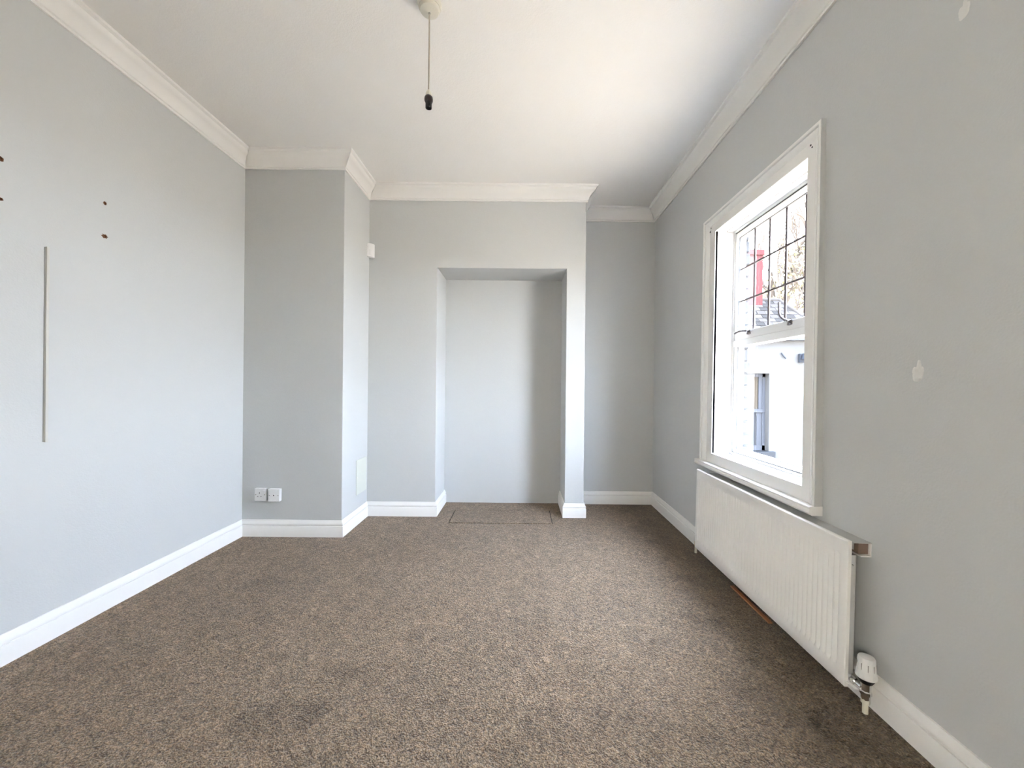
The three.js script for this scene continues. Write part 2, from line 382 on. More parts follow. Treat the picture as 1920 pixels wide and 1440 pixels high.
// ------------------------------------------------------------------ the window
{
  const C = [XR, 1.32, -2.0];
  const w = new THREE.Group(); w.name = 'window_1'; w.userData = { label: 'white casement window with leaded upper light in the right wall', kind: 'structure' };
  w.position.set(...C); scene.add(w);
  // architrave: profile t from the outer to the inner edge, x the face
  const prof = [[0, 1.1500], [0.004, 1.1485], [0.02, 1.1475], [0.11, 1.1475], [0.14, 1.1495], [0.155, 1.1580], [0.19, 1.1580], [0.21, 1.1515], [0.30, 1.1525], [0.40, 1.1575], [0.46, 1.1630], [0.485, 1.1650], [0.51, 1.1635], [0.98, 1.1635], [1.0, 1.1655], [1.0, XR + 0.005]];
  const zN = (t) => -1.525 - 0.0906 * t, zF = (t) => -2.513 + 0.128 * t, yT = (t) => 2.097 - 0.100 * t, yB = 0.585;
  const strip = (a, b) => { const out = []; for (let k = 0; k + 1 < prof.length; k++) quad(out, a(prof[k]), b(prof[k]), b(prof[k + 1]), a(prof[k + 1])); return toCreasedNormals(triMesh(out), 0.5); };
  put('architrave', strip(([t, x]) => [x, yB, zN(t)], ([t, x]) => [x, yT(t), zN(t)]), M.trim, w, 'near upright of the moulded architrave');
  put('architrave', strip(([t, x]) => [x, yT(t), zN(t)], ([t, x]) => [x, yT(t), zF(t)]), M.trim, w, 'head of the moulded architrave');
  put('architrave', strip(([t, x]) => [x, yT(t), zF(t)], ([t, x]) => [x, yB, zF(t)]), M.trim, w, 'far upright of the moulded architrave');
  put('architrave_edge', [box(1.1492, yB, -1.5262, XR + 0.005, 2.0965, -1.5238), box(1.1492, yB, -2.5142, XR + 0.005, 2.0965, -2.5118), box(1.1492, 2.0958, -2.513, XR + 0.005, 2.0982, -1.525)], M.wall, w, 'outer edge of the architrave, darker than its face');  // outer edges in a darker tone than the moulded face
  put('bottom_board', box(1.1638, yB - 0.01, -2.40, XR + 0.02, WY0, -1.60, 0.002), M.trim, w);
  // stool moulding under the board
  const ap = [[1.18, 0.552], [1.140, 0.552], [1.133, 0.556], [1.128, 0.562], [1.1275, 0.570], [1.131, 0.578], [1.128, 0.581], [1.129, 0.5855], [1.134, 0.5875], [1.18, 0.5885]];
  const out = []; const e0 = -2.535, e1 = -1.522;
  for (let k = 0; k < ap.length; k++) { const k2 = (k + 1) % ap.length; quad(out, [...ap[k], e0], [...ap[k2], e0], [...ap[k2], e1], [...ap[k], e1]); }
  for (let k = 1; k + 1 < ap.length; k++) { out.push(...ap[0], e1, ...ap[k + 1], e1, ...ap[k], e1); out.push(...ap[0], e0, ...ap[k], e0, ...ap[k + 1], e0); }
  put('stool_moulding', toCreasedNormals(triMesh(out), 0.4), M.trim, w);
  // lining of the reveal, with a small stop bead before the frame
  const xj = 1.2745;
  put('jamb_lining', [box(1.166, WY0, WZ0 - 0.025, xj, WY1, WZ0, 0.0015), box(1.235, WY0, WZ0 - 0.02, xj, WY1, WZ0 + 0.005, 0.001)], M.gloss, w, 'far jamb lining');
  put('jamb_lining', [box(1.166, WY0, WZ1, xj, WY1, WZ1 + 0.025, 0.0015), box(1.235, WY0, WZ1 - 0.005, xj, WY1, WZ1 + 0.02, 0.001)], M.gloss, w, 'near jamb lining');
  put('head_lining', [box(1.166, WY1, WZ0 - 0.025, xj, WY1 + 0.025, WZ1 + 0.025, 0.0015), box(1.235, WY1 - 0.005, WZ0, xj, WY1 + 0.02, WZ1, 0.001)], M.gloss, w);
  put('window_sill', box(1.166, WY0 - 0.025, WZ0 - 0.025, xj, WY0, WZ1 + 0.025, 0.0015), M.gloss, w);
  // outer frame
  const X0 = 1.275, X1 = 1.335, fw = 0.019;
  put('outer_frame', [box(X0, WY0, WZ0, X1, WY1, WZ0 + fw, 0.002), box(X0, WY0, WZ1 - fw, X1, WY1, WZ1, 0.002), box(X0, WY1 - fw, WZ0, X1, WY1, WZ1, 0.002), box(X0, WY0, WZ0, X1, WY0 + 0.014, WZ1, 0.002),
    box(1.296, WY0 - 0.06, WZ0 - 0.06, X1 + 0.01, WY1 + 0.06, WZ0 - 0.001), box(1.296, WY0 - 0.06, WZ1 + 0.001, X1 + 0.01, WY1 + 0.06, WZ1 + 0.06), box(1.296, WY1 + 0.001, WZ0, X1 + 0.01, WY1 + 0.06, WZ1), box(1.296, WY0 - 0.06, WZ0, X1 + 0.02, WY0 - 0.001, WZ1)], M.frame, w);
  put('gasket', [box(X0 + 0.006, WY0 + 0.014, WZ0 + fw, X0 + 0.02, WY1 - fw, WZ0 + fw + 0.006), box(X0 + 0.006, WY0 + 0.014, WZ1 - fw - 0.006, X0 + 0.02, WY1 - fw, WZ1 - fw), box(X0 + 0.006, WY1 - fw - 0.007, WZ0 + fw, X0 + 0.02, WY1 - fw, WZ1 - fw), box(X0 + 0.006, WY0 + 0.013, WZ0 + fw, X0 + 0.02, WY0 + 0.017, WZ1 - fw)], M.seal, w);
  // transom
  const TY0 = 1.291, TY1 = 1.374, TM = 1.327;
  put('transom', [box(X0, TY0, WZ0 + fw, X1, TM - 0.001, WZ1 - fw, 0.002), box(X0 + 0.004, TM - 0.004, WZ0 + fw, X1 - 0.004, TM + 0.004, WZ1 - fw)], M.frame, w);
  // sashes: stiles, rails, beads, glass
  const s0 = WZ0 + fw + 0.006, s1 = WZ1 - fw - 0.006, sx0 = X0 + 0.002, sx1 = X1 - 0.006, st = 0.020, XG = 1.300;
  const G0 = s0 + st, G1 = s1 - st;
  const up = sub('upper_light', [XG, 1.66, -2.0], w, 'top-hung upper light with lead lattice');
  const u0 = TM + 0.001, u1 = WY1 - fw - 0.007, ug0 = TY1, ug1 = 1.943;
  put('sash_frame', [box(sx0, u0, s0, sx1, u1, G0, 0.003), box(sx0, u0, G1, sx1, u1, s1, 0.003), box(sx0, ug1, s0, sx1, u1, s1, 0.003), box(sx0, u0, s0, sx1, ug0, s1, 0.003)], M.frame, up);
  put('glazing_seal', [box(XG - 0.014, ug0, G0, XG - 0.004, ug1, G0 + 0.003), box(XG - 0.014, ug0, G1 - 0.003, XG - 0.004, ug1, G1), box(XG - 0.014, ug1 - 0.003, G0, XG - 0.004, ug1, G1), box(XG - 0.014, ug0, G0, XG - 0.004, ug0 + 0.003, G1)], M.seal, up);
  const vz = [G0, -2.2016, -2.0694, -1.939, -1.803, G1], hy = [ug0, 1.561, 1.752, ug1];
  for (let i = 0; i < 5; i++) for (let j = 0; j < 3; j++) {
    const p = new THREE.PlaneGeometry(vz[i + 1] - vz[i], hy[j + 1] - hy[j]); p.rotateY(-Math.PI / 2); p.translate(XG, (hy[j] + hy[j + 1]) / 2, (vz[i] + vz[i + 1]) / 2);
    put('pane', p, M.glass, up);
  }
  for (let i = 1; i < 5; i++) put('lead_strip', box(XG - 0.003, ug0, vz[i] - 0.007, XG + 0.002, ug1, vz[i] + 0.007, 0.0012), M.lead, up);
  for (let j = 1; j < 3; j++) put('lead_strip', box(XG - 0.0032, hy[j] - 0.005, G0, XG + 0.0022, hy[j] + 0.005, G1, 0.0012), M.lead, up);
  const lo = sub('lower_light', [XG, 0.98, -2.0], w, 'fixed lower light of clear glass');
  const l0 = WY0 + 0.017, l1 = TY0 + 0.002, lg0 = 0.684, lg1 = TY0;
  put('sash_frame', [box(sx0, l0, s0, sx1, l1, G0, 0.003), box(sx0, l0, G1, sx1, l1, s1, 0.003), box(sx0, l0, s0, sx1, lg0, s1, 0.003)], M.frame, lo);
  put('glazing_seal', [box(XG - 0.014, lg0, G0, XG - 0.004, lg1, G0 + 0.003), box(XG - 0.014, lg0, G1 - 0.003, XG - 0.004, lg1, G1), box(XG - 0.014, lg0, G0, XG - 0.004, lg0 + 0.003, G1)], M.seal, lo);
  const p = new THREE.PlaneGeometry(G1 - G0, lg1 - lg0); p.rotateY(-Math.PI / 2); p.translate(XG, (lg0 + lg1) / 2, (G0 + G1) / 2); put('pane', p, M.glass, lo);
  // two lever catches on the rail of the upper light
  const lever = (zc, yc, dir, label) => {
    const h = sub('lever_catch', [sx0, yc, zc], w, label);
    put('catch_plate', [box(sx0 - 0.004, yc - 0.012, zc - 0.016, sx0 + 0.001, yc + 0.012, zc + 0.016, 0.0015), box(sx0 - 0.012, yc - 0.014, zc - 0.007, sx0, yc - 0.004, zc + 0.009, 0.002)], M.catch, h);
    put('pivot', cyl(sx0 - 0.009, yc + 0.006, zc, 0.008, 0.007, 0.014, 16, 'x'), M.chrome, h);
    put('nose', box(sx0 - 0.013, yc + 0.001, zc + 0.004, sx0 - 0.004, yc + 0.010, zc + 0.030, 0.002), M.catch, h);
    const path = dir === 'level' ? [[sx0 - 0.012, yc + 0.006, zc], [sx0 - 0.022, yc + 0.010, zc - 0.03], [sx0 - 0.026, yc + 0.009, zc - 0.07], [sx0 - 0.024, yc + 0.003, zc - 0.105]]
      : [[sx0 - 0.012, yc + 0.006, zc], [sx0 - 0.022, yc + 0.022, zc - 0.022], [sx0 - 0.026, yc + 0.045, zc - 0.040], [sx0 - 0.026, yc + 0.105, zc - 0.044]];
    const g = tube(path, 0.0055, 20, 8); put('handle', g, M.catch, h);
  };
  lever(-2.205, 1.362, 'level', 'grey lever catch lying level');
  lever(-1.868, 1.362, 'up', 'lever catch turned upright');
  // screw holes left by a blind
  for (const [z, y, r] of [[-2.449, 2.016, 0.006], [-2.438, 2.036, 0.004], [-1.598, 2.038, 0.004], [-1.590, 2.026, 0.0035]]) put('screw_hole', cyl(1.1632, y, z, r, r * 0.9, 0.0016, 12, 'x'), M.dark, w);
  w.rotation.z = -0.009;
}

// ------------------------------------------------------------------ radiator
{
  const z0 = -2.450, z1 = -1.314, y0 = 0.049, y1 = 0.537, xf = 1.089, n = 44;
  const t = thing('radiator', 'long white panel radiator with vertical flutes under the window', 'radiator', [xf + 0.03, y0, (z0 + z1) / 2]);
  // pressed front sheet: a height field over (z, y)
  const pitch = (z1 - z0 - 0.056) / n, zs = [], ys = [];
  const flute = (z) => { const s = (z - z0 - 0.028) / pitch; if (s < 0 || s > n) return 0; const f = s - Math.floor(s); return Math.pow(0.5 - 0.5 * Math.cos(2 * Math.PI * f), 1.6); };
  zs.push(z0, z0 + 0.004, z0 + 0.02); for (let i = 0; i <= n * 8; i++) zs.push(z0 + 0.028 + i * pitch / 8); zs.push(z1 - 0.02, z1 - 0.004, z1);
  ys.push(y0, y0 + 0.003, y0 + 0.030, y0 + 0.042, y0 + 0.048, y0 + 0.054, y0 + 0.060, y0 + 0.066); for (let k = 1; k < 8; k++) ys.push(y0 + 0.066 + k * (y1 - y0 - 0.132) / 8); ys.push(y1 - 0.066, y1 - 0.060, y1 - 0.054, y1 - 0.048, y1 - 0.042, y1 - 0.030, y1 - 0.012, y1 - 0.009, y1 - 0.003, y1);
  const depth = (z, y) => {
    const e = THREE.MathUtils.smoothstep(Math.min(y - y0, y1 - y), 0.043, 0.064);
    let d = 0.0075 * flute(z) * e;
    const rim = Math.min(z - z0, z1 - z, y - y0, y1 - y); if (rim < 0.004) d += 0.003 * (1 - rim / 0.004);
    if (y1 - y < 0.0115 && y1 - y > 0.002) d -= 0.0018;
    return xf + d;
  };
  const pos = [], idx = [];
  for (const y of ys) for (const z of zs) pos.push(depth(z, y), y, z);
  const m = zs.length;
  for (let j = 0; j + 1 < ys.length; j++) for (let i = 0; i + 1 < m; i++) { const a = j * m + i; idx.push(a, a + m, a + 1, a + 1, a + m, a + m + 1); }
  const rim = []; for (let i = 0; i < m; i++) rim.push(i); for (let j = 1; j < ys.length; j++) rim.push(j * m + m - 1); for (let i = m - 2; i >= 0; i--) rim.push((ys.length - 1) * m + i); for (let j = ys.length - 2; j > 0; j--) rim.push(j * m);
  const base = pos.length / 3; for (const r of rim) pos.push(xf + 0.014, pos[r * 3 + 1], pos[r * 3 + 2]);
  for (let k = 0; k < rim.length; k++) { const k2 = (k + 1) % rim.length; idx.push(rim[k], rim[k2], base + k, rim[k2], base + k2, base + k); }
  const g = new THREE.BufferGeometry(); g.setAttribute('position', new THREE.Float32BufferAttribute(pos, 3)); g.setIndex(idx);
  put('front_panel', toCreasedNormals(clean(g), 0.7), M.radiator, t);
  put('panel_back', box(xf + 0.0125, y0 + 0.004, z0 + 0.004, xf + 0.016, y1 - 0.006, z1 - 0.004), M.radiatorBack, t);
  // convector fins behind
  const fins = []; for (let i = 0; i < 46; i++) { const z = z0 + 0.03 + i * (z1 - z0 - 0.05) / 45; fins.push(box(xf + 0.016, y0 + 0.035, z - 0.0008, xf + 0.040, y1 - 0.055, z + 0.0008)); }
  put('convector_fins', [...fins, box(xf + 0.016, y0 + 0.035, z1 - 0.018, xf + 0.041, y1 - 0.052, z1 - 0.012), box(xf + 0.0395, y0 + 0.035, z0 + 0.03, xf + 0.041, y1 - 0.052, z1 - 0.012)], M.radiatorBack, t, 'grey convector sheet behind the panel');
  put('screw', cyl(xf + 0.028, y1 - 0.085, z1 - 0.011, 0.003, 0.003, 0.003, 12, 'z'), M.grey, t);
  // hanging rail: top plate, back downturn and lip
  put('hanging_rail', [box(xf + 0.016, y1 - 0.006, z0 + 0.1, 1.166, y1 - 0.003, z1 + 0.004, 0.0008), box(xf + 0.022, y1 - 0.030, z0 + 0.1, xf + 0.025, y1 - 0.004, z1 - 0.004, 0.001)], M.radiatorBack, t, 'grey folded hanging rail along the top');
  put('rail_back', [box(1.1635, y1 - 0.047, z0 + 0.1, 1.166, y1 - 0.0065, z1 + 0.004, 0.0008), box(1.130, y1 - 0.051, z0 + 0.1, 1.166, y1 - 0.047, z1 + 0.004, 0.0008)], M.radiator, t, 'white back flange and lip of the rail');
  put('packing_block', box(1.128, y1 - 0.044, z1 - 0.07, 1.162, y1 - 0.005, z1 - 0.004, 0.002), M.packing, t, 'brown wooden packing block inside the rail');
  // thermostatic valve at the near end
  const vx = 1.122, vz = -1.268, v = sub('thermostatic_valve', [vx, 0, vz], t, 'white thermostatic valve on a chrome body');
  const head = [[0, 0.118], [0.024, 0.118], [0.0275, 0.1195], [0.0285, 0.124], [0.0275, 0.131], [0.0255, 0.142], [0.0238, 0.165], [0.0230, 0.180], [0.0205, 0.184], [0.0165, 0.1855], [0, 0.1865]];
  const hg = lathe(head, vx, -0.002, vz, 40);
  const slots = []; for (let k = 0; k < 9; k++) { const b = box(-0.001, 0.146, 0.0225, 0.001, 0.168, 0.0252, 0.0008); b.rotateY(k * Math.PI / 4.5 + 0.15); b.translate(vx, -0.002, vz); slots.push(b); }
  put('valve_head', hg, M.plastic, v);
  put('head_slots', slots, M.grey, v);
  put('valve_collar', lathe([[0, 0.100], [0.017, 0.100], [0.0215, 0.108], [0.0225, 0.1165], [0, 0.1165]], vx, 0, vz, 28), M.dark, v, 'black collar below the valve head');
  put('valve_body', [lathe([[0, 0.046], [0.012, 0.046], [0.0125, 0.060], [0.016, 0.062], [0.016, 0.072], [0.0135, 0.075], [0.0135, 0.096], [0.016, 0.098], [0.016, 0.101], [0, 0.101]], vx, 0, vz, 8), cyl(vx - 0.002, 0.074, vz - 0.020, 0.013, 0.013, 0.024, 6, 'z'), cyl(vx - 0.002, 0.074, vz - 0.038, 0.016, 0.016, 0.014, 6, 'z')], M.chrome, v);
  put('valve_tail', [cyl(vx - 0.004, 0.074, vz - 0.06, 0.0095, 0.0095, 0.06, 16, 'z'), box(1.096, 0.064, vz - 0.085, 1.118, 0.068, vz - 0.012, 0.001)], M.radiator, v);
  put('supply_pipe', [cyl(vx, 0.026, vz, 0.0078, 0.0078, 0.056, 16), cyl(vx, 0.040, vz, 0.0125, 0.0125, 0.014, 6)], M.plasticCream, v, 'painted pipe rising from the floor');
  // lockshield at the far end
  const lx = 1.112, lz = -2.478, l = sub('lockshield_valve', [lx, 0, lz], t, 'small brass and white lockshield valve at far end');
  put('lockshield_body', [cyl(lx, 0.060, lz, 0.0105, 0.0105, 0.030, 8), cyl(lx, 0.074, lz + 0.02, 0.009, 0.009, 0.04, 12, 'z')], M.brass, l);
  put('lockshield_cap', lathe([[0, 0.075], [0.013, 0.075], [0.0125, 0.100], [0.010, 0.106], [0, 0.107]], lx, 0, lz, 20), M.plastic, l);
  put('return_pipe', cyl(lx, 0.023, lz, 0.0078, 0.0078, 0.05, 14), M.plasticCream, l);
  t.rotation.z = -0.02;
}
tag(put('gripper_strip', (() => { const g = box(1.106, 0.0005, -2.06, 1.124, 0.008, -1.74, 0.0015); return g; })(), M.wood, scene), 'bare reddish wooden strip lying on the carpet edge under the radiator', 'wood strip');

// ------------------------------------------------------------------ sockets on the pier
function plateRoot(name, label, cat, x, y, depth) {
  const t = thing(name, label, cat, [x, y, ZP]);
  put('back_box', box(x - 0.0385, y - 0.0425, ZP - 0.001, x + 0.0385, y + 0.0425, ZP + depth - 0.006, 0.004), M.plastic, t);
  put('face_plate', box(x - 0.039, y - 0.043, ZP + depth - 0.008, x + 0.039, y + 0.043, ZP + depth, 0.0032), M.plastic, t);
  for (const s of [-1, 1]) put('screw', [cyl(x + s * 0.0295, y, ZP + depth + 0.0004, 0.0034, 0.0032, 0.0012, 14, 'z')], M.grey, t);
  return t;
}
{
  const x = -1.772, y = 0.287, d = 0.019, z = ZP + d;
  const t = plateRoot('power_socket', 'white single switched power socket low on the pier, left of two plates', 'socket', x, y, d);
  put('pin_hole', box(x - 0.0075, y + 0.007, z - 0.001, x - 0.0035, y + 0.016, z + 0.0005, 0.0005), M.dark, t);
  for (const s of [-1, 1]) put('pin_hole', box(x - 0.0055 + s * 0.011 - 0.0032, y - 0.0145, z - 0.001, x - 0.0055 + s * 0.011 + 0.0032, y - 0.0105, z + 0.0005, 0.0005), M.dark, t);
  const sw = new RoundedBoxGeometry(0.010, 0.017, 0.006, 2, 0.0015); sw.rotateX(0.16); sw.translate(x + 0.028, y + 0.020, z + 0.0015); put('switch', sw, M.gloss, t);
}
{
  const x = -1.675, y = 0.285, d = 0.027, z = ZP + d;
  const t = plateRoot('aerial_socket', 'white aerial socket plate with one black hole, right of two plates', 'socket', x, y, d);
  put('port', [new THREE.TorusGeometry(0.0055, 0.0012, 8, 24).translate(x, y, z + 0.0004)], M.plastic, t);
  put('port_hole', cyl(x, y, z, 0.0052, 0.0052, 0.0014, 20, 'z'), M.dark, t);
  t.rotation.z = -0.012;
}
// ------------------------------------------------------------------ blanking plate on the pier side, sensor in the corner, strip on the left wall
{
  const t = thing('blanking_plate', 'flat pale cream cover plate low on the side of the pier', 'cover plate', [PX, 0.345, -3.012]);
  put('plate', box(PX - 0.001, 0.215, -3.105, PX + 0.005, 0.475, -2.920, 0.0015), M.blank, t);
  put('screw', cyl(PX + 0.005, 0.345, -2.932, 0.0035, 0.003, 0.0016, 12, 'x'), M.plastic, t); put('screw', cyl(PX + 0.005, 0.345, -3.093, 0.0035, 0.003, 0.0016, 12, 'x'), M.plastic, t);
}
{
  const y = 2.105, t = thing('motion_sensor', 'small white alarm motion sensor high in the corner beside the chimney breast', 'sensor', [PX, y, ZB]);
  const s = new THREE.Shape(); s.moveTo(-0.012, 0.004); s.lineTo(0.012, 0.004); s.lineTo(0.031, 0.022); s.lineTo(0.031, 0.034); s.quadraticCurveTo(0, 0.052, -0.031, 0.034); s.lineTo(-0.031, 0.022); s.closePath();
  const lens = new THREE.Shape(); lens.moveTo(-0.022, 0.036); lens.lineTo(0.022, 0.036); lens.quadraticCurveTo(0, 0.054, -0.022, 0.036);
  const turn = (g, y0) => { g.rotateX(-Math.PI / 2); g.scale(1, 1, -1); g.rotateY(Math.PI / 4); g.translate(PX, y0, ZB); return g; };
  const body = new THREE.ExtrudeGeometry(s, { depth: 0.098, bevelEnabled: true, bevelSize: 0.003, bevelThickness: 0.004, bevelSegments: 3, bevelOffset: -0.003, curveSegments: 10 });
  const flip = (g) => { const n = g.index ? g.toNonIndexed() : g; const p = n.attributes.position; for (let i = 0; i < p.count; i += 3) { for (const k of ['x', 'y', 'z']) { const a = p['get' + k.toUpperCase()](i + 1), b = p['get' + k.toUpperCase()](i + 2); p['set' + k.toUpperCase()](i + 1, b); p['set' + k.toUpperCase()](i + 2, a); } } n.computeVertexNormals(); return n; };
  put('sensor_body', flip(turn(body, y - 0.05)), M.plastic, t);
  put('sensor_lens', flip(turn(new THREE.ExtrudeGeometry(lens, { depth: 0.040, bevelEnabled: true, bevelSize: 0.001, bevelThickness: 0.002, bevelSegments: 2, curveSegments: 12 }), y - 0.038)), M.plastic, t, 'ribbed lens of the sensor');
}
{
  const t = thing('cable_trunking', 'thin upright grey trunking strip on the left wall', 'trunking', [XL, 1.194, -1.570]);
  put('trunking_base', box(XL - 0.001, 0.804, -1.5755, XL + 0.004, 1.584, -1.5645, 0.0008), M.wall, t);
  put('trunking_cover', box(XL + 0.003, 0.803, -1.575, XL + 0.0105, 1.585, -1.565, 0.0015), M.trunking, t);
}
// dabs of filler on the right wall
function dab(u, v, scale, k) {
  const lobes = [[0, -0.01, 0.020, 0.022], [0.004, 0.022, 0.008, 0.024], [-0.010, 0.004, 0.010, 0.018], [0.012, 0.006, 0.010, 0.016], [-0.004, -0.022, 0.014, 0.010]], out = [], N = 26;
  const hgt = (a, b) => { let s = 0; for (const [x, y, rx, ry] of lobes) { const q = ((a - x) / rx) ** 2 + ((b - y) / ry) ** 2; s = Math.max(s, 1 - q); } return s > 0 ? Math.min(1, s * 3) * (0.8 + 0.35 * noise.noise(a * 160, b * 160, k)) : 0; };
  const P = (i, j) => { const a = (i / N - 0.5) * 0.07, b = (j / N - 0.5) * 0.095; return [XR + 0.0006 - 0.0022 * hgt(a, b), v + b * scale, u + a * scale]; };
  for (let i = 0; i < N; i++) for (let j = 0; j < N; j++) { const q = [P(i, j), P(i, j + 1), P(i + 1, j + 1), P(i + 1, j)]; if (q.some((p) => p[0] < XR)) quad(out, q[0], q[1], q[2], q[3]); }
  return toCreasedNormals(triMesh(out), 0.8);
}
put('filler_dab', dab(-1.163, 1.098, 0.85, 3), M.filler, wallRight, 'dab of white filler at eye height');
put('filler_dab', dab(-1.050, 2.065, 0.7, 9), M.filler, wallRight, 'dab of white filler high up');

// ------------------------------------------------------------------ pendant lamp without bulb
{
  const x = -0.394, z = -1.615, yb = 2.584;
  const t = thing('pendant_light', 'ceiling pendant with white rose, cord and empty dark lampholder', 'lamp', [x, CEIL, z]);
  put('ceiling_rose', lathe([[0, yb - CEIL - 0.006], [0.010, yb - CEIL - 0.0055], [0.030, yb - CEIL - 0.001], [0.0375, yb - CEIL + 0.002], [0.040, yb - CEIL + 0.006], [0.0415, yb - CEIL + 0.014], [0.0445, yb - CEIL + 0.0145], [0.0445, yb - CEIL + 0.019], [0.043, yb - CEIL + 0.0195], [0.047, yb - CEIL + 0.024], [0.050, CEIL - CEIL], [0, 0.001]].reverse(), x, CEIL, z, 48), M.rose, t);
  put('cord_grip', cyl(x, yb - 0.007, z, 0.0042, 0.005, 0.006, 16), M.grey, t);
  put('cord', tube([[x, yb, z], [x + 0.0006, yb - 0.16, z], [x - 0.0002, 2.255, z]], 0.0034, 20, 10), M.cord, t);
  const h = sub('lampholder', [x, 2.225, z], t, 'cream and dark brown empty lampholder');
  put('holder_cap', lathe([[0, 2.233], [0.0125, 2.233], [0.0125, 2.242], [0.0105, 2.252], [0.0065, 2.259], [0.0045, 2.262], [0, 2.262]], x, 0, z, 28), M.plasticCream, h);
  put('holder_skirt', lathe([[0, 2.211], [0.0145, 2.211], [0.0170, 2.216], [0.0175, 2.224], [0.0165, 2.231], [0.0125, 2.236], [0, 2.236]], x, 0, z, 32), M.bakelite, h);
  const out = []; const R = 0.0128, Ri = 0.0108, n = 36, yt = 2.212;
  for (let k = 0; k < n; k++) {
    const a0 = k / n * 2 * Math.PI, a1 = (k + 1) / n * 2 * Math.PI, low = (a) => { const s = Math.abs(Math.atan2(Math.sin(a - 1.15), Math.cos(a - 1.15))); return s < 0.3 ? 2.200 : 2.187; };
    const yb0 = low((a0 + a1) / 2), p = (r, a, y) => [x + r * Math.cos(a), y, z + r * Math.sin(a)];
    quad(out, p(R, a0, yb0), p(R, a1, yb0), p(R, a1, yt), p(R, a0, yt)); quad(out, p(Ri, a0, yt), p(Ri, a1, yt), p(Ri, a1, yb0), p(Ri, a0, yb0)); quad(out, p(R, a0, yb0), p(Ri, a0, yb0), p(Ri, a1, yb0), p(R, a1, yb0));
    for (const a of [a0, a1]) quad(out, p(R, a, 2.187), p(Ri, a, 2.187), p(Ri, a, 2.201), p(R, a, 2.201));
  }
  put('holder_barrel', triMesh(out), M.dark, h);
  put('contact', cyl(x + 0.004, 2.196, z + 0.004, 0.002, 0.0025, 0.012, 10), M.chrome, h);
}

